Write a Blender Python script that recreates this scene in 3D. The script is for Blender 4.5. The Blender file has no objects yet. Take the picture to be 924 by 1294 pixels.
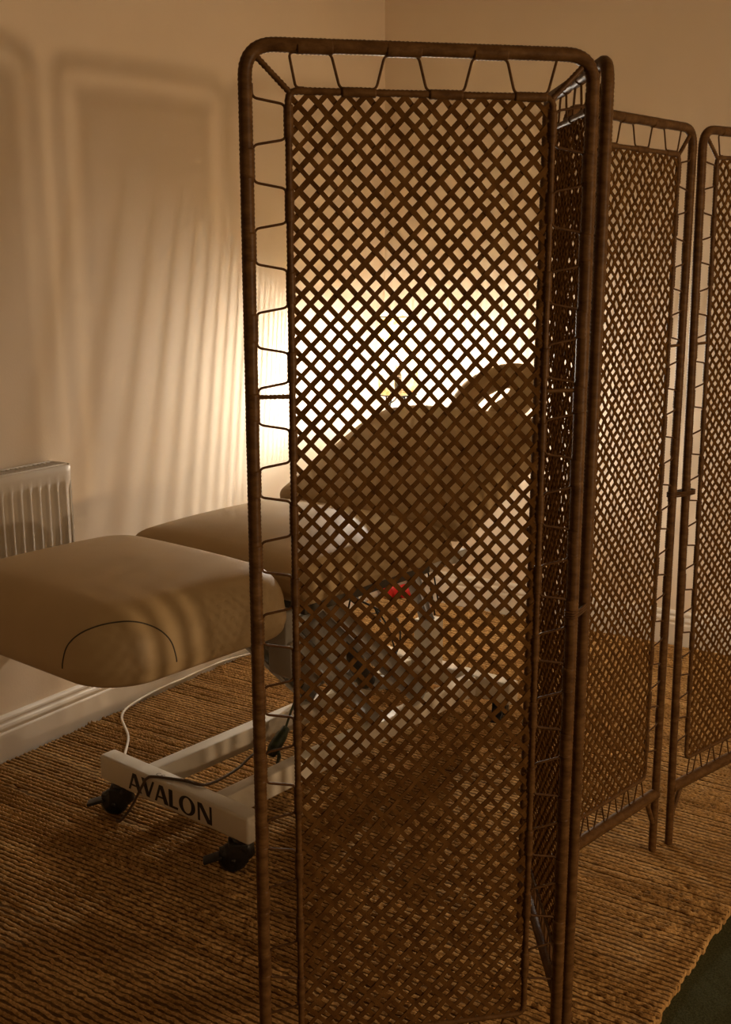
import bpy, bmesh, math, random
import numpy as np
from mathutils import Vector, Matrix

random.seed(7)
C = bpy.context.scene.collection
PI = math.pi

# ------------------------------------------------------------------ helpers
def link(name, me, mats, parent=None, smooth=True):
    o = bpy.data.objects.new(name, me)
    C.objects.link(o)
    if not isinstance(mats, (list, tuple)):
        mats = [mats]
    for m in mats:
        me.materials.append(m)
    if parent is not None:
        o.parent = parent
    if smooth:
        me.polygons.foreach_set('use_smooth', [True] * len(me.polygons))
    return o

class MB:
    """collects vertices and faces of one mesh"""
    def __init__(s):
        s.v = []; s.f = []; s.m = []
    def add(s, vs, fs, mat=0):
        n = len(s.v)
        s.v.extend([tuple(p) for p in vs])
        s.f.extend([tuple(i + n for i in f) for f in fs])
        s.m.extend([mat] * len(fs))
    def build(s, name, mats, parent=None, smooth=True, fix=False):
        me = bpy.data.meshes.new(name)
        me.from_pydata(s.v, [], s.f)
        me.polygons.foreach_set('material_index', s.m)
        if fix:
            bm = bmesh.new(); bm.from_mesh(me)
            bmesh.ops.recalc_face_normals(bm, faces=bm.faces)
            bm.to_mesh(me); bm.free()
        me.update()
        return link(name, me, mats, parent, smooth)
    def box(s, lo, hi, bev=0.0, mat=0, rot=None, org=None):
        bm = bmesh.new()
        bmesh.ops.create_cube(bm, size=1)
        for v in bm.verts:
            v.co = Vector([lo[i] + (v.co[i] + .5) * (hi[i] - lo[i]) for i in range(3)])
        if bev:
            bmesh.ops.bevel(bm, geom=list(bm.edges), offset=bev, segments=3, affect='EDGES', profile=.5)
        s.addbm(bm, mat, rot, org)
    def addbm(s, bm, mat=0, rot=None, org=None):
        bm.verts.index_update()
        vs = []
        for v in bm.verts:
            p = v.co.copy()
            if rot is not None:
                o = Vector(org) if org is not None else Vector((0, 0, 0))
                p = rot @ (p - o) + o
            vs.append(p)
        s.add(vs, [[v.index for v in f.verts] for f in bm.faces], mat)
        bm.free()
    def tube(s, pts, r, n=8, closed=False, cap=True, mat=0, flat=1.0, up=None):
        pts = [Vector(p) for p in pts]
        N = len(pts)
        rs = r if isinstance(r, (list, tuple)) else [r] * N
        tans = []
        for i in range(N):
            a = pts[(i - 1) % N] if closed else pts[max(i - 1, 0)]
            b = pts[(i + 1) % N] if closed else pts[min(i + 1, N - 1)]
            t = (b - a)
            tans.append(t.normalized() if t.length > 1e-9 else Vector((0, 0, 1)))
        u = Vector(up) if up is not None else Vector((0, 1, 0))
        if abs(u.dot(tans[0])) > .95:
            u = Vector((1, 0, 0))
        vs = []
        for i in range(N):
            t = tans[i]
            u = (u - t * u.dot(t)).normalized()
            w = t.cross(u)
            for k in range(n):
                a = 2 * PI * k / n
                vs.append(pts[i] + u * (math.cos(a) * rs[i] * flat) + w * (math.sin(a) * rs[i]))
        fs = []
        M = N if closed else N - 1
        for i in range(M):
            j = (i + 1) % N
            for k in range(n):
                l = (k + 1) % n
                fs.append((i * n + k, i * n + l, j * n + l, j * n + k))
        if cap and not closed:
            fs.append(tuple(reversed(range(n))))
            fs.append(tuple((N - 1) * n + k for k in range(n)))
        s.add(vs, fs, mat)
    def cyl(s, p0, p1, r, n=20, mat=0, bev=0.0):
        p0, p1 = Vector(p0), Vector(p1)
        if bev:
            d = (p1 - p0).normalized()
            s.tube([p0, p0 + d * .0001, p0 + d * bev, p1 - d * bev, p1 - d * .0001, p1],
                   [r - bev, r - bev, r, r, r - bev, r - bev], n, mat=mat)
        else:
            s.tube([p0, p1], r, n, mat=mat)

def smooth_path(pts, k=8):
    """Catmull-Rom through pts"""
    pts = [Vector(p) for p in pts]
    out = []
    for i in range(len(pts) - 1):
        p0 = pts[max(i - 1, 0)]; p1 = pts[i]; p2 = pts[i + 1]; p3 = pts[min(i + 2, len(pts) - 1)]
        for j in range(k):
            t = j / k
            out.append(.5 * ((2 * p1) + (p2 - p0) * t + (2 * p0 - 5 * p1 + 4 * p2 - p3) * t * t + (3 * p1 - p0 - 3 * p2 + p3) * t ** 3))
    out.append(pts[-1])
    return out

def resample(pts, step):
    pts = [Vector(p) for p in pts]
    out = [pts[0]]; acc = 0.0; nxt = step
    for a, b in zip(pts[:-1], pts[1:]):
        L = (b - a).length
        while acc + L >= nxt and L > 0:
            out.append(a.lerp(b, (nxt - acc) / L)); nxt += step
        acc += L
    out.append(pts[-1])
    return out

def fillet(pts, r, k=6):
    """polyline with rounded corners"""
    pts = [Vector(p) for p in pts]
    out = [pts[0]]
    for i in range(1, len(pts) - 1):
        a, b, c = pts[i - 1], pts[i], pts[i + 1]
        d0 = (a - b); d1 = (c - b)
        rr = min(r, d0.length * .45, d1.length * .45)
        p = b + d0.normalized() * rr; q = b + d1.normalized() * rr
        for j in range(k + 1):
            t = j / k
            out.append(p * (1 - t) ** 2 + b * 2 * t * (1 - t) + q * t * t)
    out.append(pts[-1])
    return out

def thing(name, label, cat, loc=(0, 0, 0), rz=0, group=None):
    o = bpy.data.objects.new(name, None)
    C.objects.link(o)
    o.location = loc; o.rotation_euler = (0, 0, rz)
    o['label'] = label; o['category'] = cat
    if group: o['group'] = group
    return o
def tag(o, label, cat, group=None, kind=None):
    o['label'] = label; o['category'] = cat
    if group: o['group'] = group
    if kind: o['kind'] = kind
    return o

# ------------------------------------------------------------------ materials
class NT:
    def __init__(s, name):
        s.mat = bpy.data.materials.new(name); s.mat.use_nodes = True
        s.t = s.mat.node_tree; s.n = s.t.nodes; s.l = s.t.links
        s.bsdf = s.n['Principled BSDF']
    def node(s, kind, **kw):
        x = s.n.new(kind)
        for k, v in kw.items():
            if k in x.inputs: x.inputs[k].default_value = v
            else: setattr(x, k, v)
        return x
    def link(s, a, b): s.l.new(a, b)
    def ramp(s, fac, stops):
        r = s.n.new('ShaderNodeValToRGB')
        while len(r.color_ramp.elements) > 1: r.color_ramp.elements.remove(r.color_ramp.elements[-1])
        r.color_ramp.elements[0].position = stops[0][0]; r.color_ramp.elements[0].color = (*stops[0][1], 1)
        for p, c in stops[1:]:
            e = r.color_ramp.elements.new(p); e.color = (*c, 1)
        s.link(fac, r.inputs[0]); return r

def noise_mat(name, c1, c2, scale=20, rough=.6, bump=0.0, bscale=200, stretch=(1, 1, 1), metal=0, spec=.5, detail=6, bdist=.002):
    m = NT(name)
    tc = m.node('ShaderNodeTexCoord')
    mp = m.node('ShaderNodeMapping'); mp.inputs['Scale'].default_value = stretch
    m.link(tc.outputs['Object'], mp.inputs['Vector'])
    nz = m.node('ShaderNodeTexNoise', Scale=scale, Detail=detail)
    m.link(mp.outputs[0], nz.inputs['Vector'])
    r = m.ramp(nz.outputs['Fac'], [(.3, c1), (.7, c2)])
    m.link(r.outputs[0], m.bsdf.inputs['Base Color'])
    m.bsdf.inputs['Roughness'].default_value = rough
    m.bsdf.inputs['Metallic'].default_value = metal
    m.bsdf.inputs['Specular IOR Level'].default_value = spec
    if bump:
        nb = m.node('ShaderNodeTexNoise', Scale=bscale, Detail=4)
        m.link(mp.outputs[0], nb.inputs['Vector'])
        b = m.node('ShaderNodeBump', Strength=bump, Distance=bdist)
        m.link(nb.outputs['Fac'], b.inputs['Height'])
        m.link(b.outputs[0], m.bsdf.inputs['Normal'])
    return m.mat

M = {}
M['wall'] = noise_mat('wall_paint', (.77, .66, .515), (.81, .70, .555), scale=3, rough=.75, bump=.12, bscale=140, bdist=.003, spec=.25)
M['wall_far'] = noise_mat('far_wall_fill_cut', (.20, .15, .10), (.23, .175, .12), scale=3, rough=.8)  # unseen walls, colour kept dark to cut the fill light
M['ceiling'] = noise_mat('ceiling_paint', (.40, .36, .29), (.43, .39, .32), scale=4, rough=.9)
M['skirting'] = noise_mat('skirting_gloss', (.74, .70, .62), (.80, .76, .68), scale=6, rough=.4)
M['floor'] = noise_mat('dark_carpet', (.028, .034, .016), (.085, .09, .045), scale=240, rough=1, bump=.8, bscale=420, spec=.1, bdist=.004)
M['radiator'] = noise_mat('radiator_enamel', (.72, .69, .63), (.76, .73, .67), scale=8, rough=.38)
M['vinyl'] = noise_mat('couch_vinyl', (.46, .345, .190), (.50, .375, .208), scale=9, rough=.50, bump=.18, bscale=520, bdist=.0008, spec=.45)
M['seam'] = noise_mat('vinyl_seam', (.05, .042, .028), (.06, .05, .034), scale=50, rough=.6)
M['cream'] = noise_mat('cream_enamel', (.66, .62, .53), (.70, .66, .57), scale=7, rough=.42)
M['steel_grey'] = noise_mat('grey_enamel', (.36, .35, .32), (.40, .39, .36), scale=9, rough=.5)
M['black'] = noise_mat('black_plastic', (.012, .012, .011), (.022, .021, .019), scale=30, rough=.4)
M['dark_metal'] = noise_mat('black_wire', (.004, .004, .004), (.007, .006, .006), scale=40, rough=.6, spec=.1)
M['chrome'] = noise_mat('zinc_metal', (.5, .49, .46), (.6, .58, .55), scale=20, rough=.3, metal=1)
M['lettering'] = noise_mat('black_vinyl_letters', (.008, .008, .008), (.012, .012, .012), scale=30, rough=.5)
M['white_cable'] = noise_mat('white_cable', (.72, .68, .6), (.76, .72, .64), scale=30, rough=.45)
M['brown_cable'] = noise_mat('brown_cable', (.06, .035, .018), (.08, .045, .022), scale=30, rough=.5)
M['green'] = noise_mat('dark_green_plastic', (.012, .022, .010), (.05, .065, .022), scale=60, rough=.4)
M['warp_shade'] = noise_mat('shaded_warp_yarn', (.085, .045, .016), (.15, .085, .032), scale=120, rough=1, spec=.1)  # brown warp yarn, its colour also painting shade between the cords
M['red'] = noise_mat('red_cloth', (.50, .012, .012), (.62, .02, .018), scale=30, rough=.55, bump=.3, bscale=90)

# rattan: brown, streaky, with tones that vary at random
def rattan(name, lo, mid, hi, scale, rough, stretch=(1, 1, 1), spec=.12):
    m = NT(name)
    tc = m.node('ShaderNodeTexCoord')
    mp = m.node('ShaderNodeMapping'); mp.inputs['Scale'].default_value = stretch
    m.link(tc.outputs['Object'], mp.inputs['Vector'])
    nz = m.node('ShaderNodeTexNoise', Scale=scale, Detail=5, Roughness=.6)
    m.link(mp.outputs[0], nz.inputs['Vector'])
    r = m.ramp(nz.outputs['Fac'], [(.28, lo), (.5, mid), (.74, hi)])
    m.link(r.outputs[0], m.bsdf.inputs['Base Color'])
    m.bsdf.inputs['Roughness'].default_value = rough; m.bsdf.inputs['Specular IOR Level'].default_value = spec
    nb = m.node('ShaderNodeTexNoise', Scale=scale * 6, Detail=3)
    m.link(mp.outputs[0], nb.inputs['Vector'])
    b = m.node('ShaderNodeBump', Strength=.25, Distance=.001)
    m.link(nb.outputs['Fac'], b.inputs['Height']); m.link(b.outputs[0], m.bsdf.inputs['Normal'])
    return m.mat
M['wrap'] = rattan('wrapped_rattan', (.060, .028, .0095), (.100, .050, .017), (.150, .080, .030), 42, .42, (1, 1, 2.2))
M['cane'] = rattan('split_cane', (.058, .026, .0076), (.096, .046, .0135), (.145, .074, .024), 30, .8, spec=.0)
M['wire'] = rattan('cane_core', (.050, .023, .008), (.080, .038, .013), (.115, .058, .021), 60, .45)

# ------------------------------------------------------------------ camera (fitted to the photo)
FPX, PITCH, ROLL, HC = 1440.9, .2171, .0020, 1.4637
cam = bpy.data.cameras.new('camera'); camo = bpy.data.objects.new('camera', cam); C.objects.link(camo)
cam.sensor_fit = 'VERTICAL'; cam.sensor_height = 36; cam.sensor_width = 36
cam.lens = 36 * FPX / 1294
cam.clip_start = .05
R = Matrix.Rotation(PI / 2 - PITCH, 4, 'X') @ Matrix.Rotation(-ROLL, 4, 'Z')
camo.matrix_world = Matrix.Translation((0, 0, HC)) @ R
bpy.context.scene.camera = camo

# ------------------------------------------------------------------ room frame
TH = .9865
CX, CY = .0841, 4.9681
LD = Vector((-math.cos(TH), -math.sin(TH), 0))       # along the left wall, towards the camera
RD = Vector((math.sin(TH), -math.cos(TH), 0))        # along the right wall
COR = Vector((CX, CY, 0))
def room(l, r, z=0):                                  # l along left wall, r along right wall, from the corner
    return COR + LD * l + RD * r + Vector((0, 0, z))
LEN_L, LEN_R, HT = 6.4, 7.6, 2.75
def quadbox(name, pts, mat):
    """box from 4 floor points (ccw) and z range given as (pts, z0, z1)"""
    p, z0, z1 = pts
    mb = MB()
    vs = [Vector((q.x, q.y, z0)) for q in p] + [Vector((q.x, q.y, z1)) for q in p]
    mb.add(vs, [(3, 2, 1, 0), (4, 5, 6, 7), (0, 1, 5, 4), (1, 2, 6, 5), (2, 3, 7, 6), (3, 0, 4, 7)])
    o = mb.build(name, mat, smooth=False, fix=True)
    o['kind'] = 'structure'
    return o
T = .12
quadbox('wall_left', ([room(-T, -T), room(LEN_L + T, -T), room(LEN_L + T, 0), room(-T, 0)], 0, HT), M['wall'])
quadbox('wall_right', ([room(-T, 0), room(0, 0), room(0, LEN_R + T), room(-T, LEN_R + T)], 0, HT), M['wall'])
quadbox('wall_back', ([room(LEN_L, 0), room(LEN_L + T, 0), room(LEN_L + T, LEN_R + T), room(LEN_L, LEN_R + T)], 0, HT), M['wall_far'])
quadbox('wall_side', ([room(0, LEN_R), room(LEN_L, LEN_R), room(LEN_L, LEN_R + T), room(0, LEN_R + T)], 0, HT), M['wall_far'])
quadbox('floor', ([room(-T, -T), room(LEN_L + T, -T), room(LEN_L + T, LEN_R + T), room(-T, LEN_R + T)], -.1, -.012), M['floor'])
quadbox('ceiling', ([room(-T, -T), room(LEN_L + T, -T), room(LEN_L + T, LEN_R + T), room(-T, LEN_R + T)], HT, HT + .1), M['ceiling'])

# moulded skirting boards: swept profile
prof = [(0, -.012), (.020, -.012), (.020, .086), (.0185, .090), (.0165, .092), (.0165, .097), (.019, .101), (.0195, .106), (.017, .112),
        (.012, .116), (.0115, .121), (.0135, .126), (.0125, .132), (.008, .137), (.003, .139), (0, .139)]
def skirting(name, p0, p1, nrm, d0=0, d1=0):
    mb = MB(); n = len(prof)
    dr = (p1 - p0).normalized(); vs = []
    for P, ex in ((p0, 1), (p1, -1)):
        for a, z in prof:
            vs.append(P + nrm * a + Vector((0, 0, z)) + dr * (a if (ex == 1 and d0) else 0) - dr * (a if (ex == -1 and d1) else 0))
    fs = [(i, (i + 1) % n, n + (i + 1) % n, n + i) for i in range(n)]
    fs += [tuple(range(n)), tuple(n + i for i in range(n))]
    mb.add(vs, fs)
    o = mb.build(name, M['skirting'], smooth=False, fix=True); o['kind'] = 'structure'
skirting('baseboard_left', room(.0205, 0), room(LEN_L, 0), RD)
skirting('baseboard_right', room(0, .0), room(0, LEN_R), LD)

# ------------------------------------------------------------------ rug (a big ribbed jute rug, aligned with the couch)
BV = Vector((.643, .766, 0)); CV = Vector((.766, -.643, 0))    # couch long axis / across
def BC(b, c, z=0): return BV * b + CV * c + Vector((0, 0, z))
def build_rug():
    # rows run along the room's right wall direction; edge with the bare carpet at the camera's right
    pitch = .0155; nb = 7
    dl = pitch / nb
    ls = np.arange(.026, 3.9, dl); r0 = .026; NR = 340
    rng = np.random.default_rng(3)
    nB = len(ls)
    rows = ls / pitch; ri = np.floor(rows).astype(int); ph = rows - ri
    nrow = ri.max() + 2
    edge = RUG_E[0] + (ls - RUG_E[1]) * RUG_E[2] + .004 * np.sin(ls * 9) + rng.normal(0, .0022, nrow)[ri]
    t = np.linspace(0, 1, NR)
    Rm = r0 + t[None, :] * (edge[:, None] - r0); Lm = np.repeat(ls[:, None], NR, 1)
    def sm(a, w):
        ker = np.ones(w) / w
        return np.apply_along_axis(lambda x: np.convolve(x, ker, 'same'), 1, a)
    wob = sm(rng.normal(0, 1, (nrow, NR)), 3) * 1.5
    slow = sm(rng.normal(0, 1, (nrow, NR)), 40) * 6
    twist = np.sin(2 * PI * (Rm / .0145 + rng.uniform(0, 1, nrow)[ri][:, None] + .25 * slow[ri]))
    band = .5 + .5 * np.sin(ls * 8.1 + 1.7 * np.sin(ls * 3.3))
    patch = np.clip(.8 + .32 * slow[ri], .2, 1.35)
    amp = .0072 * (.60 + .5 * band[:, None]) * patch
    z = .001 + np.clip(amp, .0015, .0115) * (np.clip(1 - ((2 * ph - 1) / .70) ** 2, 0, 1)[:, None] ** .5) * (1 + .22 * wob[ri] + .22 * twist)
    Lm = Lm + .0022 * wob[ri] + .004 * np.sin(Rm * 2.3 + Lm * 1.1) + .0015 * slow[ri]
    Lm = np.maximum(Lm, .024)
    X = CX + LD.x * Lm + RD.x * Rm; Y = CY + LD.y * Lm + RD.y * Rm
    co = np.stack([X, Y, z], -1).reshape(-1, 3)
    idx = np.arange(nB * NR).reshape(nB, NR)
    q = np.stack([idx[:-1, :-1], idx[1:, :-1], idx[1:, 1:], idx[:-1, 1:]], -1).reshape(-1, 4)
    warp_shade = np.repeat(((ph[:-1] + .5 / nb < .15) | (ph[:-1] + .5 / nb > .85))[:, None], NR - 1, 1).ravel()
    e = idx[:, -1]; base = co[e].copy(); base[:, 2] = -.0115; nv = len(co)
    k = np.arange(nB - 1)
    q = np.vstack([q, np.stack([e[:-1], e[1:], nv + k + 1, nv + k], -1)])
    co = np.vstack([co, base])
    me = bpy.data.meshes.new('area_rug')
    me.vertices.add(len(co)); me.vertices.foreach_set('co', co.ravel().astype(np.float32))
    me.loops.add(len(q) * 4); me.loops.foreach_set('vertex_index', q.ravel().astype(np.int32))
    me.polygons.add(len(q)); me.polygons.foreach_set('loop_start', np.arange(0, len(q) * 4, 4, dtype=np.int32))
    me.polygons.foreach_set('loop_total', np.full(len(q), 4, dtype=np.int32))
    me.polygons.foreach_set('material_index', np.concatenate([warp_shade.astype(np.int32), np.zeros(len(q) - len(warp_shade), np.int32)]))
    me.update(calc_edges=True); me.validate()
    m = NT('jute_boucle')
    tc = m.node('ShaderNodeTexCoord')
    def tex(scale, detail, rough=.5):
        mp = m.node('ShaderNodeMapping'); mp.inputs['Scale'].default_value = scale
        m.link(tc.outputs['Object'], mp.inputs['Vector'])
        nz = m.node('ShaderNodeTexNoise', Scale=1.0, Detail=detail, Roughness=rough); m.link(mp.outputs[0], nz.inputs['Vector'])
        return nz.outputs['Fac']
    r1 = m.ramp(tex((120, 160, 60), 5, .65), [(.28, (.26, .15, .052)), (.50, (.53, .335, .138)), (.72, (.82, .55, .25))])
    r2 = m.ramp(tex((3.5, 16, 1), 4), [(.35, (.74, .70, .64)), (.65, (1.0, 1.0, 1.0))])
    r3 = m.ramp(tex((5, 9, 1), 4), [(.35, (.78, .74, .68)), (.65, (1.0, 1.0, 1.0))])
    def mul(a, b):
        mx = m.node('ShaderNodeMix', data_type='RGBA', blend_type='MULTIPLY'); mx.inputs[0].default_value = 1
        m.link(a, mx.inputs[6]); m.link(b, mx.inputs[7]); return mx.outputs[2]
    m.link(mul(mul(r1.outputs[0], r2.outputs[0]), r3.outputs[0]), m.bsdf.inputs['Base Color'])
    m.bsdf.inputs['Roughness'].default_value = .95; m.bsdf.inputs['Specular IOR Level'].default_value = .12
    nb_ = m.node('ShaderNodeTexNoise', Scale=300, Detail=4)
    m.link(tc.outputs['Object'], nb_.inputs['Vector'])
    bp = m.node('ShaderNodeBump', Strength=.7, Distance=.003)
    m.link(nb_.outputs['Fac'], bp.inputs['Height']); m.link(bp.outputs[0], m.bsdf.inputs['Normal'])
    o = link('area_rug', me, [m.mat, M['warp_shade']])
    tag(o, 'large brown ribbed jute rug covering the floor under the massage couch and screen', 'rug')
RUG_E = (2.055, 2.1, -.035)
build_rug()

# ------------------------------------------------------------------ radiator on the left wall
def build_radiator():
    W, H, D = 1.0, .50, .062
    ztop = .876
    # right end in the photo at room l value of the fitted point
    P = Vector((-.869, 3.3276, 0)) - COR
    l0 = P.dot(LD); d = .108
    root = thing('radiator', 'white panel radiator with vertical grooves mounted on the left wall', 'radiator', room(l0, 0, 0))
    root.matrix_world = Matrix(((LD.x, RD.x, 0, root.location.x), (LD.y, RD.y, 0, root.location.y), (0, 0, 1, 0), (0, 0, 0, 1)))
    # local: x along wall away from corner, y off the wall, z up (left handed frame avoided by building both faces)
    z0, z1 = ztop - H, ztop
    def panel(y, face):
        mb = MB()
        pitch = .0335; n = 12
        xs = [0, .006]
        k = int((W - .05) / pitch)
        for i in range(k):
            for j in range(n):
                xs.append(.025 + (i + j / n) * pitch)
        xs += [W - .02, W - .006, W]
        zs = [z0, z0 + .006, z0 + .03, z0 + .042, z0 + .052, z0 + .060, z0 + .07, z1 - .080, z1 - .070, z1 - .062, z1 - .052, z1 - .044, z1 - .02, z1 - .006, z1]
        vs = []
        for z in zs:
            if z <= z0 + .03 or z >= z1 - .044: a = 0
            else:
                t = min(z - (z0 + .03), (z1 - .044) - z) / .036
                a = math.sin(min(t, 1) * PI / 2)
            for x in xs:
                u = (x - .025) / pitch
                g = 0
                if 0 <= u < k:
                    f = abs((u % 1) - .5) * 2
                    g = max(0, min(1, (f - .40) / .42)); g = g * g * (3 - 2 * g)
                e = 0
                if x in (0, W) or z in (z0, z1): e = -.006
                vs.append((x, y + face * (e + .008 * (g - 1) * a), z))
        nx = len(xs)
        fs = [(j * nx + i, j * nx + i + 1, (j + 1) * nx + i + 1, (j + 1) * nx + i) for j in range(len(zs) - 1) for i in range(nx - 1)]
        # back sheet
        o = len(vs)
        vs += [(0, y - face * .012, z0), (W, y - face * .012, z0), (W, y - face * .012, z1), (0, y - face * .012, z1)]
        fs += [(o, o + 1, o + 2, o + 3), (0, o, o + 1, nx - 1), ((len(zs) - 1) * nx, o + 3, o + 2, len(zs) * nx - 1)]
        fs += [tuple([j * nx for j in range(len(zs))] + [o + 3, o]), tuple([j * nx + nx - 1 for j in range(len(zs))] + [o + 2, o + 1])]
        mb.add(vs, fs)
        return mb
    p1 = panel(d, 1); o = p1.build('front_panel', M['radiator'], root, fix=True)
    p2 = panel(d - .075, 1); p2.build('rear_panel', M['radiator'], root, fix=True)
    for xx in (0.002, W - .008):
        mb = MB(); mb.box((xx, d - .095, z0 + .02), (xx + .006, d - .004, z1 + .004), .002)
        mb.build('side_cover', M['radiator'], root, fix=True)
    mb = MB()
    for i in range(60):
        x = .012 + i * (W - .024) / 59
        mb.box((x - .0022, d - .078, z1 - .004), (x + .0022, d - .014, z1 + .003), 0)
    mb.box((.006, d - .018, z1 - .004), (W - .006, d - .010, z1 + .004), .001)
    mb.box((.006, d - .088, z1 - .004), (W - .006, d - .076, z1 + .004), .001)
    mb.build('top_grille', M['radiator'], root, fix=True)
    for xx in (.18, W - .2):
        mb = MB(); mb.box((xx, .0015, z0 + .08), (xx + .03, d - .09, z1 - .08), .001)
        mb.build('wall_bracket', M['radiator'], root, fix=True)
    mb = MB()
    mb.tube([(W - .05, d - .05, z0 + .03), (W - .05, d - .05, z0 - .08), (W - .05, d - .05, .02)], .0075, 10)
    mb.build('pipe', M['radiator'], root, fix=True)
build_radiator()

# ------------------------------------------------------------------ folding rattan screen
SW, SH = .4929, 1.75
MI = .058                       # distance between centre lines of outer and inner frame
ZR, ZI = .156, .218             # bottom rail / lattice bottom
RO = .0098                      # outer frame radius
def wrapped(mb, path, r, step=.0030, n=10, amp=.00035, seed=0, closed=False):
    rnd = random.Random(seed)
    p = resample(path, step)
    rs = [r + (amp if i % 2 else -amp) + rnd.uniform(-.00018, .00018) for i in range(len(p))]
    mb.tube(p, rs, n)
def build_panel(seed, root):
    rnd = random.Random(seed)
    W, H = SW, SH
    # --- outer frame: inverted U with rounded corners, plus the thick bottom rail
    mb = MB()
    zt = H - RO
    path = fillet([(0, 0, 0), (0, 0, zt), (W, 0, zt), (W, 0, 0)], .042, 10)
    wrapped(mb, path, RO, seed=seed)
    wrapped(mb, [(0, 0, ZR), (W, 0, ZR)], .0135, n=12, amp=.0008, step=.0040, seed=seed + 1)
    # wrapped sleeves where the edging loops run along the frame
    for (a, b) in sleeves_outer():
        wrapped(mb, [a, b], RO + .0005, amp=.0004, step=.0028, seed=seed + 2)
    outer = mb.build('screen_panel', M['wrap'], root)
    # --- inner frame
    mb = MB()
    xi0, xi1, zi1 = MI, W - MI, zt - MI
    loop = [(xi0 + .1, 0, ZI), (xi0, 0, ZI), (xi0, 0, zi1), (xi1, 0, zi1), (xi1, 0, ZI), (xi0 + .1, 0, ZI)]
    wrapped(mb, fillet(loop, .014, 6), .0050, amp=.0004, step=.0032, n=8, seed=seed + 3)
    for (a, b) in sleeves_inner():
        wrapped(mb, [a, b], .0068, amp=.0004, step=.003, n=8, seed=seed + 4)
    mb.build('inner_frame', M['wrap'], outer)
    # --- loop edging: one continuous thin cane zigzagging between both frames
    mb = MB()
    for poly in loops_path():
        mb.tube(resample(fillet(poly, .0075, 5), .003), .0020, 6)
    mb.build('loop_edging', M['wire'], outer)
    # --- corner braces, cross struts and foot braces
    for (a, b, r) in [((.012, 0, zt - .012), (xi0 + .002, 0, zi1 - .002), .0042), ((W - .012, 0, zt - .012), (xi1 - .002, 0, zi1 - .002), .0042)]:
        mb = MB(); wrapped(mb, [a, b], r, amp=.0005, step=.003, n=8, seed=seed + 5); mb.build('corner_brace', M['wrap'], outer)
    for x0, x1 in ((0, xi0), (W, xi1)):
        mb = MB(); wrapped(mb, [(x0, 0, 1.268), (x1, 0, 1.268)], .0032, amp=.0004, step=.003, n=8, seed=seed + 6); mb.build('cross_strut', M['wrap'], outer)
    for x0, x1 in ((.045, .004), (W - .045, W - .004)):
        mb = MB(); wrapped(mb, [(x0, 0, ZR - .004), (x1, 0, .075)], .0062, amp=.0005, step=.003, n=8, seed=seed + 7); mb.build('foot_brace', M['wrap'], outer)
    # --- woven diagonal lattice of flat cane strips
    mb = MB()
    px = (xi1 - xi0) / 14.0             # diamond width
    ang = math.radians(46.5)
    ca, sa = math.cos(ang), math.sin(ang)
    tanv = math.tan(ang)
    hw, th = .00365, .0009
    eps = .0015
    for d in (1, -1):
        # lines: z = d*tan*(x - x0) ; crossing spacing px along x at fixed z
        span_x = (zi1 - ZI) / tanv
        k0 = int(math.floor((-span_x) / px)) - 1; k1 = int(math.ceil((xi1 - xi0 + span_x) / px)) + 1
        for k in range(k0, k1):
            xs = xi0 + k * px + px * .5 + rnd.gauss(0, .0011)
            # param along z from ZI to zi1
            def xat(z): return xs + d * (z - ZI) / tanv
            z_lo, z_hi = ZI, zi1
            xa, xb = xat(z_lo), xat(z_hi)
            lo, hi = xi0, xi1
            def zat(x): return ZI + d * (x - xs) * tanv
            if d > 0:
                if xa < lo: z_lo = zat(lo)
                if xb > hi: z_hi = zat(hi)
            else:
                if xa > hi: z_lo = zat(hi)
                if xb < lo: z_hi = zat(lo)
            if z_hi - z_lo < .006: continue
            dirx, dirz = d * ca, sa
            nx_, nz_ = -dirz, dirx
            half = px * tanv * .5
            m_ = max(2, int(round((z_hi - z_lo) / half * 2)))
            w_ = hw * rnd.uniform(.84, 1.14)
            bow = rnd.gauss(0, .0007)
            vs = []
            for i in range(m_ + 1):
                t = i / m_
                z = z_lo + (z_hi - z_lo) * t
                x = xat(z)
                # over-under weave: phase counts crossings
                q = (z - ZI) / half
                s_ = math.cos(PI * (q + (k % 2))) * d
                y = s_ * .0013 + bow * 0
                off = bow * math.sin(PI * t) 
                for (u, v) in ((-1, -1), (1, -1), (1, 1), (-1, 1)):
                    vs.append((x + nx_ * (u * w_ + off), y + v * th, z + nz_ * (u * w_ + off)))
            fs = []
            for i in range(m_):
                for j in range(4):
                    l = (j + 1) % 4
                    fs.append((i * 4 + j, i * 4 + l, (i + 1) * 4 + l, (i + 1) * 4 + j))
            fs += [(3, 2, 1, 0), tuple(m_ * 4 + j for j in range(4))]
            mb.add(vs, fs)
    mb.build('lattice', M['cane'], outer, smooth=False)
    return outer

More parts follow.
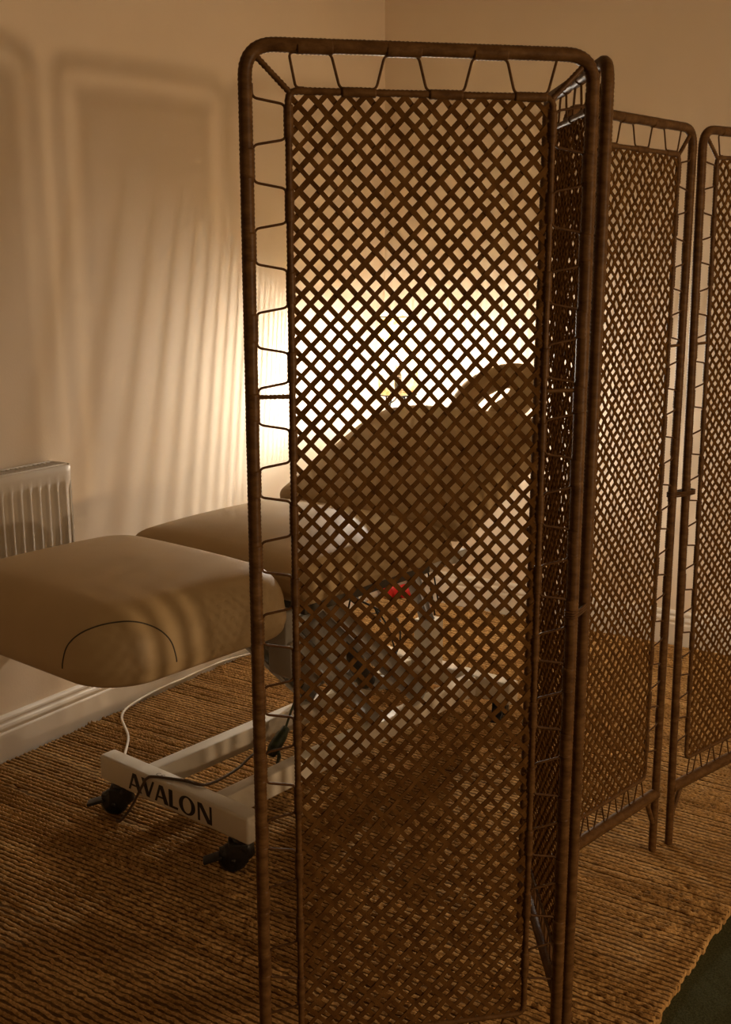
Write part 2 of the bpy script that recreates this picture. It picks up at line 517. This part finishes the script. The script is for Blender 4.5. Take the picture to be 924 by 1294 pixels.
ZT_ = SH - RO
def _zs():
    # leg positions down the sides, top to bottom
    n = int((ZT_ - MI - ZI - .05) / .056)
    return [ZT_ - MI - .012 - i * .0555 for i in range(n + 1)]
def _xs():
    n = 7
    a, b = MI + .004, SW - MI - .004
    return [a + (b - a) * i / (n - 1) for i in range(n)]
def loops_path():
    out = []
    zs = _zs()
    for side in (0, 1):
        xo = RO * .9 if side == 0 else SW - RO * .9
        xi = MI - .004 if side == 0 else SW - MI + .004
        poly = []
        cur_out = True
        rnd = random.Random(side + 3)
        poly.append((xo, 0, zs[0] + .02))
        for z in zs:
            j = rnd.uniform(-.0035, .0035); s = .005 if cur_out else -.005
            if cur_out: poly += [(xo, 0, z + .004 + j), (xi, 0, z - .004 + j)]
            else: poly += [(xi, 0, z + .004 + j), (xo, 0, z - .004 + j)]
            cur_out = not cur_out
        out.append(poly)
    for top in (1, 0):
        zo = ZT_ - RO * .9 if top else ZR + .0125
        zi = ZT_ - MI + .004 if top else ZI - .004
        poly = []; cur_out = False
        xs = _xs() if top else [MI + .01 + i * (SW - 2 * MI - .02) / 12 for i in range(13)]
        rnd = random.Random(9 + top)
        poly.append((xs[0] + .02 * 0 - .0, 0, zi))
        poly[0] = (xs[0] + .018, 0, zi)
        first = True
        for x in xs:
            j = rnd.uniform(-.003, .003); s = .006
            if cur_out: poly += [(x - s + j, 0, zo), (x + s + j, 0, zi)]
            else: poly += [((x + s if first else x - s) + j, 0, zi), ((x - s * .5 if first else x + s) + j, 0, zo)]
            first = False
            cur_out = not cur_out
        out.append(poly)
    return out
def sleeves_outer():
    zs = _zs(); r = []
    for i in range(1, len(zs) - 1, 2):
        for x in (0, SW):
            dx = .0012 if x == 0 else -.0012
            r.append(((x + dx, 0, zs[i] - .008), (x + dx, 0, zs[i + 1] + .008)))
    xs = _xs()
    for i in range(0, len(xs) - 1, 2):
        r.append(((xs[i] + .008, 0, ZT_ - .0014), (xs[i + 1] - .004, 0, ZT_ - .0014)))
    return r
def sleeves_inner():
    zs = _zs(); r = []
    for i in range(0, len(zs) - 1, 2):
        for x in (MI, SW - MI):
            r.append(((x, 0, zs[i] - .006), (x, 0, zs[i + 1] + .006)))
    xs = _xs()
    for i in range(1, len(xs) - 1, 2):
        r.append(((xs[i] + .008, 0, ZT_ - MI), (xs[i + 1] - .006, 0, ZT_ - MI)))
    return r

scr = thing('folding_screen', 'brown rattan folding screen of four latticed panels standing zigzag on the rug', 'folding screen', (0, 0, 0))
PAN = [((-.1628, 1.6167), .1867, .0013), ((.3502, 1.7694), 1.592, -.0179), ((.3834, 2.2741), .8108, .0011), ((.7733, 2.6643), .7004, -.0182)]
panels = []
for i, ((x, y), a, lean) in enumerate(PAN):
    p = build_panel(11 + 10 * i, scr)
    p.location = (x, y, .006); p.rotation_euler = (0, lean, a)
    panels.append(p)
# cane ties that hinge neighbouring posts
def ends(i):
    (x, y), a, _ = PAN[i]
    return Vector((x, y, 0)), Vector((x + SW * math.cos(a), y + SW * math.sin(a), 0))
for i in range(3):
    B = ends(i)[1]; A = ends(i + 1)[0]
    mid = (A + B) / 2; dv = (A - B); L = dv.length / 2 + RO + .002
    dv.normalize(); nv = Vector((-dv.y, dv.x, 0))
    for hz in (.92,):
        mb = MB()
        for k in range(3):
            pts = []
            for j in range(28):
                t = 2 * PI * j / 28
                cx_ = L * max(-1, min(1, 1.15 * math.cos(t))); cy_ = (RO + .002) * math.sin(t)
                pts.append(mid + dv * cx_ + nv * cy_ + Vector((0, 0, hz + k * .0042)))
            mb.tube(pts, .0020, 6, closed=True)
        o = mb.build('hinge_tie', M['wire'], panels[i])
        o.matrix_parent_inverse = (Matrix.Translation(panels[i].location) @ panels[i].rotation_euler.to_matrix().to_4x4()).inverted()

# ------------------------------------------------------------------ massage couch
couch = thing('massage_couch', 'three-section massage couch with taupe vinyl cushions on a cream wheeled frame', 'massage couch', BC(2.3, -2.11, .005), math.atan2(CV.y, CV.x))
CB, CC = 2.3, -2.11
def L(b, c, z): return Vector((c - CC, b - CB, z))     # local couch coordinates: x across, y lengthwise

def cushion_fn(b0, b1, c0, c1, z0, z1, crown, R=.07, er=.045, R2=None):
    """returns P(s, k): s outline parameter 0..1, k profile index (float); plus mesh builder"""
    hx, hy = (c1 - c0) / 2, (b1 - b0) / 2
    cx, cy = (c0 + c1) / 2, (b0 + b1) / 2
    NO = 120
    def outline(inset):
        w, h = hx - inset, hy - inset
        pts = []
        # constant count: 4 corners x 15 + 4 sides x 15
        rf, rn = [min(max(q - inset * .8, .010), w * .98, h * .98) for q in (R, R if R2 is None else R2)]
        cs = [(w - rf, h - rf, 0, rf), (-(w - rf), h - rf, 90, rf), (-(w - rn), -(h - rn), 180, rn), (w - rn, -(h - rn), 270, rn)]
        for q in range(4):
            x, y, a0, r = cs[q]
            for j in range(15):
                a = math.radians(a0 + 90 * j / 14)
                pts.append((x + r * math.cos(a), y + r * math.sin(a)))
            x2, y2, _, r2 = cs[(q + 1) % 4]
            e = pts[-1]; a2 = math.radians(a0 + 90); s2 = (x2 + r2 * math.cos(a2), y2 + r2 * math.sin(a2))
            for j in range(1, 16):
                t = j / 16
                pts.append((e[0] + (s2[0] - e[0]) * t, e[1] + (s2[1] - e[1]) * t))
        return pts
    prof = []
    for j in range(6):                       # bottom edge
        a = -PI / 2 + PI / 2 * j / 5
        prof.append((.018 * (1 - math.cos(a)) , z0 + .018 + .018 * math.sin(a)))
    hh = z1 - z0
    for t in (.25, .5):
        prof.append((-.004, z0 + .018 + (hh - er - .018) * t))
    for j in range(9):                       # top edge
        a = PI / 2 * j / 8
        prof.append((er * (1 - math.cos(a)), z1 - er + er * math.sin(a)))
    for t in (.1, .2, .32, .45, .6, .75, .9):
        prof.append((er + (min(hx, hy) - er - .01) * t, z1))
    rings = []
    for ins, z in prof:
        ring = []
        for (x, y) in outline(ins):
            u, v = min(abs(x) / hx, 1), min(abs(y) / hy, 1)
            k = (1 - u ** 2.4) * (1 - v ** 2.4)
            top = max(0, min(1, (z - (z1 - er)) / er))
            ring.append(Vector((x + cx, y + cy, z + crown * k * top)))
        rings.append(ring)
    return rings
def cushion_mesh(rings, mb, xf=None):
    n = len(rings[0]); vs = [p for r in rings for p in r]
    if xf: vs = [xf(p) for p in vs]
    fs = []
    for i in range(len(rings) - 1):
        for k in range(n):
            l = (k + 1) % n
            fs.append((i * n + k, i * n + l, (i + 1) * n + l, (i + 1) * n + k))
    fs.append(tuple(reversed(range(n)))); fs.append(tuple((len(rings) - 1) * n + k for k in range(n)))
    mb.add(vs, fs)
def surf(rings, si, k, off=.0008):
    n = len(rings[0]); i0 = int(math.floor(si)); fi = si - i0
    k0 = int(math.floor(k)); fk = k - k0; k1 = min(k0 + 1, len(rings) - 1)
    g = lambda a, b: rings[a][b % n]
    return g(k0, i0).lerp(g(k0, i0 + 1), fi).lerp(g(k1, i0).lerp(g(k1, i0 + 1), fi), fk)
X = lambda p: L(p.y, p.x, p.z)     # ring coords are (c, b, z)

# leg section
legr = cushion_fn(1.315, 1.895, -2.445, -1.775, .600, .754, .022, R=.125, er=.085)
mb = MB(); cushion_mesh(legr, mb, X); leg = mb.build('leg_cushion', M['vinyl'], couch, fix=True)
def corner_seam(rings, corner, parent, xf=X, k_lo=5.2, k_hi=11.5, w0=.150, w1=.125, shift=0.0):
    # half-moon dart seam over a corner of the cushion: arc in (outline length, profile height)
    n = len(rings[0]); ci = corner * 30 + 7
    ref = rings[7]
    def walk(dist):
        i = ci; sgn = 1 if dist > 0 else -1; rem = abs(dist)
        while True:
            d = (ref[i % n] - ref[(i + sgn) % n]).length
            if d >= rem: return i + sgn * rem / d
            rem -= d; i += sgn
    mb = MB(); pts = []
    for j in range(49):
        a = PI * j / 48
        u = -math.cos(a)
        si = walk((w0 if u < 0 else w1) * u + shift + 1e-6)
        pts.append(xf(surf(rings, si, k_lo + (k_hi - k_lo) * math.sin(a))))
    mb.tube(pts, .0017, 6); mb.build('corner_seam', M['seam'], parent)
corner_seam(legr, 3, leg, shift=.026, k_lo=6.2, k_hi=12.4); corner_seam(legr, 2, leg)
mb = MB(); mb.box(L(1.50, -2.36, .586), L(1.86, -1.87, .606), .004); mb.build('leg_board', M['seam'], couch)
# seat
seatr = cushion_fn(1.905, 2.50, -2.445, -1.780, .650, .744, .042, R=.018, er=.048)
mb = MB(); cushion_mesh(seatr, mb, X); seat = mb.build('seat_cushion', M['vinyl'], couch, fix=True)
mb = MB(); mb.box(L(1.95, -2.40, .61), L(2.46, -1.83, .636), .004); mb.build('seat_board', M['seam'], couch)
# backrest, raised about 23 degrees
BR = math.radians(23)
backr = cushion_fn(0, .60, -2.43, -1.745, -.078, 0, .014, R=.16, er=.03, R2=.028)
HB, HZ = 2.455, .768
def XB(p):
    u, v = p.y, p.z
    return L(HB + u * math.cos(BR) - v * math.sin(BR), p.x, HZ + u * math.sin(BR) + v * math.cos(BR))
mb = MB(); cushion_mesh(backr, mb, XB); back = mb.build('backrest_cushion', M['vinyl'], couch, fix=True)
mb = MB()
bx = [XB(Vector(p)) for p in [(-2.39, .05, -.105), (-1.79, .05, -.105), (-1.79, .56, -.105), (-2.39, .56, -.105), (-2.39, .05, -.084), (-1.79, .05, -.084), (-1.79, .56, -.084), (-2.39, .56, -.084)]]
mb.add(bx, [(3, 2, 1, 0), (4, 5, 6, 7), (0, 1, 5, 4), (1, 2, 6, 5), (2, 3, 7, 6), (3, 0, 4, 7)])
mb.build('backrest_board', M['seam'], couch, smooth=False, fix=True)
# face cradle: horseshoe pad
FR = math.radians(29)
def XF(u, c, v): return L(3.150 + u * math.cos(FR) - v * math.sin(FR), -2.09 + c, 1.015 + u * math.sin(FR) + v * math.cos(FR))
mb = MB()
pts = []
for j in range(41):
    a = math.radians(-152 + 304 * j / 40)
    pts.append((.132 * math.cos(a), .100 * math.sin(a)))
N = len(pts); n = 16
vs = []; fs = []
for i, (u, c) in enumerate(pts):
    a = Vector(pts[max(i - 1, 0)]); b2 = Vector(pts[min(i + 1, N - 1)]); t = (b2 - a).normalized(); nr = Vector((t.y, -t.x))
    e = min(i, N - 1 - i); s = min(1, .45 + .55 * math.sqrt(min(1, e / 3)))
    for k in range(n):
        q = 2 * PI * k / n
        sx = math.copysign(abs(math.cos(q)) ** .8, math.cos(q)); sz = math.copysign(abs(math.sin(q)) ** .8, math.sin(q))
        vs.append(XF(u + nr.x * .050 * s * sx, c + nr.y * .050 * s * sx, .034 * s * sz))
for i in range(N - 1):
    for k in range(n):
        l = (k + 1) % n
        fs.append((i * n + k, i * n + l, (i + 1) * n + l, (i + 1) * n + k))
fs.append(tuple(reversed(range(n)))); fs.append(tuple((N - 1) * n + k for k in range(n)))
mb.add(vs, fs)
cr = mb.build('face_cradle', M['vinyl'], couch, fix=True)
for c in (-.09, .09):
    mb = MB()
    mb.tube([XB(Vector((-2.09 + c, .50, -.050))), XB(Vector((-2.09 + c, .64, -.050))), XF(-.02, c * .9, -.026)], .009, 10)
    mb.build('cradle_rod', M['chrome'], couch)

# base: two crossbars, two long beams
ZB0, ZB1 = .0875, .159
for b0, b1, nm in ((1.730, 1.782, 'front'), (2.872, 2.925, 'rear')):
    mb = MB(); mb.box(L(b0, -2.392, ZB0), L(b1, -1.822, ZB1), .007)
    cb = mb.build('crossbar', M['cream'], couch, fix=True)
    if nm == 'front': front = cb
for c0 in (-2.252, -1.992):
    mb = MB(); mb.box(L(1.780, c0, ZB0 + .004), L(2.874, c0 + .042, ZB1 - .004), .004)
    mb.build('base_beam', M['cream'], couch, fix=True)
# lettering on the front crossbar
def glyphs():
    """A V A L O N as flat polygons, unit cap height, thick and thin strokes"""
    def st(xb0, xb1, xt0, xt1, y0=0, y1=1):
        return [(xb0, y0), (xb1, y0), (xt1, y1), (xt0, y1)]
    A = ([st(.0, .11, .27, .39), st(.53, .76, .27, .47), [(.12, .25), (.62, .25), (.58, .35), (.15, .35)]], .76)
    V = ([st(.28, .46, .0, .23), st(.30, .42, .62, .73)], .73)
    Lg = ([st(.03, .23, .03, .23), [(.03, 0), (.50, 0), (.52, .14), (.03, .11)]], .52)
    N = ([st(.03, .14, .03, .14), st(.64, .75, .64, .75), st(.52, .75, .03, .25)], .78)
    return [A, V, A, Lg, 'O', N]
def letter_mesh(width, height, depth):
    gap = .10; x = 0; polys = []
    for g in glyphs():
        if g == 'O':
            w = .86
            ring = []
            for k in range(40):
                a0 = 2 * PI * k / 40; a1 = 2 * PI * (k + 1) / 40
                o = lambda a: (x + w / 2 + .43 * math.cos(a), .5 + .525 * math.sin(a))
                i = lambda a: (x + w / 2 + .225 * math.cos(a), .5 + .43 * math.sin(a))
                polys.append([o(a0), o(a1), i(a1), i(a0)])
            x += w + gap
        else:
            ps, w = g
            for p in ps: polys.append([(px + x, py) for px, py in p])
            x += w + (gap if w != .52 else .05) - (.10 if w in (.76, .73) else 0)
    tot = x - gap
    mb = MB()
    for k, p in enumerate(polys):
        e = depth + (k % 3) * .00003
        f = [((px / tot - .5) * width, (py - .5) * height, e) for px, py in p]
        b = [(q[0], q[1], 0) for q in f]; n = len(f)
        mb.add(f + b, [tuple(range(n)), tuple(n + i for i in reversed(range(n)))] + [(i, n + i, n + (i + 1) % n, (i + 1) % n) for i in range(n)])
    return mb
o = letter_mesh(.325, .0485, .0005).build('lettering', M['lettering'], front, smooth=False, fix=True)
o.location = L(1.7299, -2.108, (ZB0 + ZB1) / 2); o.rotation_euler = (PI / 2, 0, 0)
# small CE mark: two open arcs, the E with a bar
mb = MB()
for cx_ in (-.008, .008):
    for k in range(16):
        a0 = math.radians(60 + 240 * k / 16); a1 = math.radians(60 + 240 * (k + 1) / 16)
        f = [(cx_ + r_ * math.cos(a), r_ * math.sin(a), .0003) for r_, a in ((.0065, a0), (.0065, a1), (.0048, a1), (.0048, a0))]
        mb.add(f, [(3, 2, 1, 0)])
mb.add([(.0025, -.0008, .0003), (.008, -.0008, .0003), (.008, .0008, .0003), (.0025, .0008, .0003)], [(0, 1, 2, 3)])
o = mb.build('safety_mark', M['lettering'], front, smooth=False); o.location = L(1.753, -2.165, ZB1 + .0002)

# casters
def caster(b, c, ang):
    mb = MB()
    ca, sa = math.cos(ang), math.sin(ang)
    def G(x, y, z): return L(b + x * sa + y * ca, c + x * ca - y * sa, z)
    def Gv(v): return G(v[0], v[1], v[2])
    w = MB(); w.cyl((-.013, 0, .038), (.013, 0, .038), .037, 24, bev=.006)
    # stem plate and fork
    f = MB()
    f.cyl((0, .018, .072), (0, .018, .0905), .020, 20)
    f.tube([(0, .018, .0745), (0, .030, .066), (0, .034, .045), (0, .028, .034)], [.022, .023, .020, .012], 12, flat=1.1, up=(1, 0, 0))
    for sx in (-1, 1):
        f.box((sx * .021 - .002, -.012, .030), (sx * .021 + .002, .036, .078), .002)
    f.box((-.023, -.012, .074), (.023, .036, .080), .003)
    f.cyl((-.026, 0, .038), (.026, 0, .038), .006, 10)
    p = MB()   # brake pedal sticking out in front
    p.box((-.017, -.075, .040), (.017, -.028, .049), .003, rot=Matrix.Rotation(math.radians(16), 3, 'X'), org=(0, -.03, .045))
    p.box((-.012, -.034, .044), (.012, .010, .062), .003)
    for q in (w, f, p): q.v = [tuple(Gv(v)) for v in q.v]
    fo = f.build('caster', M['black'], couch, fix=True)
    w.build('wheel', M['black'], fo, fix=True)
    p.build('brake_pedal', M['black'], fo, fix=True)
caster(1.735, -2.340, math.radians(-48)); caster(1.735, -1.880, math.radians(-42))
caster(2.915, -1.885, math.radians(20)); caster(2.915, -2.335, math.radians(-15))

# lifting mechanism between base and seat frame
for c in (-2.292, -1.925):
    mb = MB()
    mb.box(L(2.0, c - .018, .575), L(2.75, c + .018, .610), .004)
    mb.build('upper_rail', M['steel_grey'], couch, fix=True)
def bar(p, q, w, h, mat, name, parent=couch):
    mb = MB(); p, q = Vector(p), Vector(q)
    d = (q - p); Ln = d.length; d.normalize()
    x = Vector((1, 0, 0)); y = d; z = x.cross(y).normalized()
    bm = bmesh.new(); bmesh.ops.create_cube(bm, size=1)
    for v in bm.verts:
        v.co = p + x * (v.co.x * w) + y * ((v.co.y + .5) * Ln) + z * (v.co.z * h)
    bmesh.ops.bevel(bm, geom=list(bm.edges), offset=.004, segments=2, affect='EDGES')
    mb.addbm(bm); return mb.build(name, mat, parent, fix=True)
for c in (-2.235, -1.985):
    bar(L(2.62, c, .165), L(2.16, c, .580), .030, .055, M['steel_grey'], 'lift_arm')
    bar(L(2.40, c, .160), L(1.98, c, .575), .026, .045, M['steel_grey'], 'lift_arm')
mb = MB(); mb.box(L(2.19, -2.20, .30), L(2.33, -2.02, .50), .014); mb.build('motor_housing', M['steel_grey'], couch, fix=True)
mb = MB(); mb.cyl(L(2.52, -2.11, .20), L(2.28, -2.11, .575), .028, 18, bev=.004); act = mb.build('actuator', M['black'], couch, fix=True)
mb = MB(); mb.cyl(L(2.70, -2.11, .152), L(2.52, -2.11, .20), .022, 16); mb.build('actuator_foot', M['steel_grey'], couch, fix=True)
mb = MB(); mb.box(L(2.795, -2.145, .150), L(2.865, -2.075, .330), .006); mb.build('support_post', M['cream'], couch, fix=True)
bar(L(2.83, -2.11, .31), L(2.70, -2.11, .58), .030, .030, M['steel_grey'], 'backrest_strut')
mb = MB(); mb.box(L(1.865, -1.905, .555), L(1.905, -1.815, .640), .004); mb.box(L(1.868, -1.880, .475), L(1.900, -1.800, .565), .006)
mb.build('hinge_bracket', M['steel_grey'], couch, fix=True)
bar(L(1.885, -1.90, .53), L(2.10, -1.90, .595), .022, .022, M['steel_grey'], 'bracket_link')
mb = MB()
for c in (-2.22, -1.99):
    mb.tube([L(2.52, c, .60), L(2.70, c, .72), L(2.86, c, .835)], .011, 10)
mb.build('backrest_hinge_arm', M['steel_grey'], couch, fix=True)
# hanging control cable under the couch
mb = MB()
mb.tube(smooth_path([L(2.40, -2.11, .52), L(2.55, -2.05, .42), L(2.66, -2.10, .36), L(2.74, -2.16, .25), L(2.70, -2.18, .175)], 8), .0035, 8)
mb.tube(smooth_path([L(2.45, -2.16, .50), L(2.6, -2.13, .37), L(2.62, -2.16, .40), L(2.66, -2.14, .33), L(2.62, -2.05, .20)], 8), .003, 8)
mb.build('motor_cable', M['black'], couch)

# ------------------------------------------------------------------ cables and small things on the floor
mb = MB()
pts = [tuple(BC(1.790, -2.385, .150)), tuple(BC(1.83, -2.38, .10)), (-.712, 3.12, .030), (-.74, 3.315, .017), (-.793, 3.473, .017), (-.785, 3.574, .017), (-.718, 3.717, .017),
       (-.651, 3.816, .017), (-.575, 3.94, .017), (-.507, 4.02, .017), (-.425, 4.089, .017), (-.33, 4.17, .017), (-.20, 4.42, .017), (-.06, 4.66, .017)]
mb.tube(smooth_path(pts, 10), .0042, 8)
o = mb.build('power_cable', M['white_cable']); tag(o, 'white power cable trailing over the rug from the couch crossbar to the corner', 'cable')
mb = MB()
q = [BC(1.700, -2.290, .016), BC(1.700, -2.270, .024), BC(1.708, -2.235, .070), BC(1.718, -2.20, .135), BC(1.7235, -2.185, .160), BC(1.735, -2.165, .1665), BC(1.765, -2.09, .168),
     BC(1.790, -2.030, .166), BC(1.95, -2.095, .128), BC(2.055, -2.138, .122), BC(2.105, -2.142, .122)]
mb.tube(smooth_path(q, 10), .0038, 8)
o = dcable = mb.build('dark_cable', M['brown_cable']); tag(o, 'dark brown cable with a green plug looped over the lettered crossbar of the couch', 'cable')
# dark green connector on the rug between the base beams
mb = MB()
P0 = Vector(BC(2.135, -2.124, .128)); dirv = Vector((.40, .60, .55)).normalized()
mb.tube(smooth_path([P0 + dirv * .055, P0 + dirv * .11 + Vector((0, 0, .03)), BC(2.25, -2.11, .305)], 8), .0035, 8)
mb.tube([P0 - dirv * .035, P0 - dirv * .033, P0 - dirv * .01, P0 + dirv * .03, P0 + dirv * .06, P0 + dirv * .062], [.006, .013, .019, .017, .011, .004], 14)
side = Vector((.83, -.55, 0))
mb.tube([P0 + side * .012 - dirv * .01, P0 + side * .03 - dirv * .03, P0 + side * .035 - dirv * .055 - Vector((0, 0, .006))], [.006, .006, .003], 8)
o = mb.build('plug', M['green'], dcable, fix=True); o['label'] = 'dark green plug'
# red pouch near the corner
mb = MB()
rp = Vector((.140, 4.845, 0))
def blob(center, rx, ry, rz, seed):
    bm = bmesh.new(); bmesh.ops.create_icosphere(bm, subdivisions=4, radius=1)
    rr = random.Random(seed); ph = [rr.uniform(0, 6) for _ in range(4)]
    for v in bm.verts:
        c = v.co
        k = 1 + .06 * math.sin(5 * c.x + ph[0]) * math.cos(4 * c.z + ph[1]) + .035 * math.sin(9 * c.y + ph[2])
        v.co = Vector((center.x + c.x * rx * k, center.y + c.y * ry * k, max(.006, center.z + math.copysign(abs(c.z) ** .8, c.z) * rz * k)))
    mb.addbm(bm)
blob(rp + Vector((-.028, .004, .038)), .036, .030, .032, 1)
blob(rp + Vector((.034, -.002, .036)), .038, .030, .030, 2)
blob(rp + Vector((.0, -.004, .036)), .018, .022, .024, 3)
o = mb.build('red_pouch', M['red']); tag(o, 'small red cloth pouch on the rug against the skirting in the corner', 'pouch')

# ------------------------------------------------------------------ tripod lamp in the corner
LX, LY = .125, 4.36
SZ0, SZ1, SR = .963, 1.258, .072
BZ = 1.100
lamp = thing('tripod_lamp', 'lit corner lamp with patterned yellow shade on thin black legs', 'lamp', (LX, LY, 0))
mb = MB()
NSL, NZ = 140, 62
def gap(t):
    # width of the slits between the slanted ribs: widest beside the bulb, closing towards the top and bottom
    f = min(1, max(0, t / .12)) * min(1, max(0, (.76 - t) / .36))
    return (.52 + .36 * max(0, min(1, (.46 - t) / .25))) * f * f * (3 - 2 * f)
vs = []; fs = []
for i in range(NSL):
    o = len(vs)
    for j in range(NZ + 1):
        t = j / NZ
        r = SR * (1 + .05 * math.sin(PI * t))
        a0 = 2 * PI * i / NSL - math.radians(17.6) * t
        w = (1 - gap(t)) * 2 * PI / NSL
        for k in (-.5, 0, .5):
            a = a0 + k * w
            vs.append((r * math.cos(a), r * math.sin(a), SZ0 + (SZ1 - SZ0) * t))
    for j in range(NZ):
        for k in range(2):
            p = o + j * 3 + k
            fs.append((p, p + 1, p + 4, p + 3))
# closed top of the shade
o = len(vs); NT_ = 64
for q, (rr, zz) in enumerate(((SR, 0), (SR * .8, .012), (SR * .4, .020), (.004, .022))):
    for k in range(NT_):
        a = 2 * PI * k / NT_
        vs.append((rr * math.cos(a), rr * math.sin(a), SZ1 + zz))
for q in range(3):
    for k in range(NT_):
        l = (k + 1) % NT_
        fs.append((o + q * NT_ + k, o + q * NT_ + l, o + (q + 1) * NT_ + l, o + (q + 1) * NT_ + k))
fs.append(tuple(o + 3 * NT_ + k for k in range(NT_)))
mb.add(vs, fs)
m = NT('patterned_shade')
tc = m.node('ShaderNodeTexCoord')
vo = m.node('ShaderNodeTexVoronoi', Scale=42); m.link(tc.outputs['Object'], vo.inputs['Vector'])
r = m.ramp(vo.outputs['Distance'], [(.15, (.92, .62, .26)), (.4, (.97, .86, .60)), (.65, (.98, .95, .84))])
tr = m.node('ShaderNodeBsdfTranslucent'); df = m.node('ShaderNodeBsdfDiffuse'); mxs = m.node('ShaderNodeMixShader'); mxs.inputs[0].default_value = .88
m.link(r.outputs[0], tr.inputs['Color']); m.link(r.outputs[0], df.inputs['Color'])
m.link(df.outputs[0], mxs.inputs[1]); m.link(tr.outputs[0], mxs.inputs[2])
m.link(mxs.outputs[0], m.n['Material Output'].inputs['Surface'])
sh = mb.build('lamp_shade', m.mat, lamp)
so = sh.modifiers.new('thick', 'SOLIDIFY'); so.thickness = .0012; so.offset = 0
mb = MB()
mb.tube([(SR * math.cos(2 * PI * k / 48), SR * math.sin(2 * PI * k / 48), SZ1) for k in range(48)], .0022, 6, closed=True)
mb.build('shade_ring', M['dark_metal'], lamp)
mb = MB()
mb.tube([(SR * math.cos(2 * PI * k / 48), SR * math.sin(2 * PI * k / 48), SZ0) for k in range(48)], .0022, 6, closed=True)
for k in range(3):
    a = 2 * PI * k / 3 + .4
    mb.tube([(0, 0, SZ0 + .02), (SR * math.cos(a), SR * math.sin(a), SZ0)], .0018, 6)
mb.cyl((0, 0, SZ0 + .004), (0, 0, SZ0 + .075), .014, 16)
mb.build('shade_ring', M['dark_metal'], lamp)
# legs
for (fx, fy, tx, ty) in ((.165, .210, .006, .004), (.190, .340, .022, .012), (-.215, -.04, -.020, -.004)):
    mb = MB(); mb.tube([(tx, ty, SZ0 + .008), (fx, fy, .013)], .0034, 8); mb.build('leg', M['dark_metal'], lamp)
mb = MB()
for sx, sy in ((-.045, -.02), (.018, -.03), (.036, -.01)):
    mb.tube([(sx, sy, SZ0), (sx, sy, SZ0 - .060)], .0028, 8)
mb.tube([(-.048, -.022, SZ0 - .060), (.040, -.022, SZ0 - .060)], .0022, 8)
mb.build('shade_prop', M['dark_metal'], lamp)
# bulb
def emit(name, col, strength):
    m = NT(name)
    e = m.node('ShaderNodeEmission', Strength=strength); e.inputs['Color'].default_value = (*col, 1)
    m.link(e.outputs[0], m.n['Material Output'].inputs['Surface']); return m.mat
LAMP_COL = (1.0, .89, .76)
mb = MB(); bm = bmesh.new(); bmesh.ops.create_uvsphere(bm, u_segments=14, v_segments=10, radius=.017)
for v in bm.verts:
    v.co.z = v.co.z * 1.15
    v.co += Vector((0, 0, BZ - 0))
mb.addbm(bm)
mb.build('bulb', emit('bulb_glow', LAMP_COL, 1250), lamp)
mb = MB(); mb.cyl((0, 0, SZ0 + .07), (0, 0, BZ - .02), .011, 14); mb.build('bulb_socket', M['dark_metal'], lamp)
mb = MB()
mb.tube(smooth_path([(-.004, 0, SZ0 + .01), (-.012, 0, SZ0 - .022), (-.085, .02, SZ0 - .075), (-.16, .06, SZ0 - .20), (-.19, .12, .5), (-.17, .2, .15), (-.12, .24, .018), (-.05, .26, .018)], 8), .0025, 6)
mb.build('lamp_cord', M['black'], lamp)

fl = bpy.data.lights.new('filament', 'POINT'); fl.energy = 33; fl.color = LAMP_COL; fl.shadow_soft_size = .0016
fo_ = bpy.data.objects.new('filament', fl); C.objects.link(fo_); fo_.parent = lamp; fo_.location = (0, 0, BZ + .024)
# ------------------------------------------------------------------ second light: a lamp to the right of the camera
ld = bpy.data.lights.new('room_lamp', 'POINT'); ld.energy = 150; ld.color = (1.0, .68, .40); ld.shadow_soft_size = .075
lo = bpy.data.objects.new('room_lamp', ld); C.objects.link(lo); lo.location = (3.20, -.40, 1.10)

# ------------------------------------------------------------------ turn everything so the walls line up with the axes
RZ = Matrix.Rotation(-math.atan2(RD.y, RD.x), 4, 'Z')
bpy.context.view_layer.update()
for o in list(bpy.context.scene.objects):
    if o.parent is None:
        if o.type == 'MESH':
            o.data.transform(RZ)
            for ch in o.children:
                ch.data.transform(RZ)
        else:
            o.matrix_world = RZ @ o.matrix_world

# ------------------------------------------------------------------ world, view
w = bpy.data.worlds.new('world'); bpy.context.scene.world = w; w.use_nodes = True
w.node_tree.nodes['Background'].inputs[0].default_value = (.02, .012, .006, 1)
w.node_tree.nodes['Background'].inputs[1].default_value = .2
sc = bpy.context.scene
sc.view_settings.view_transform = 'Standard'; sc.view_settings.look = 'None'; sc.view_settings.gamma = 1
sc.view_settings.use_curve_mapping = False
sc.view_settings.exposure = 0.66
sc.render.film_transparent = False
sc.cycles.use_denoising = True
sc.cycles.max_bounces = 8; sc.cycles.diffuse_bounces = 5; sc.cycles.glossy_bounces = 3; sc.cycles.transmission_bounces = 4
sc.cycles.sample_clamp_indirect = 4.0
sc.cycles.caustics_reflective = False; sc.cycles.caustics_refractive = False
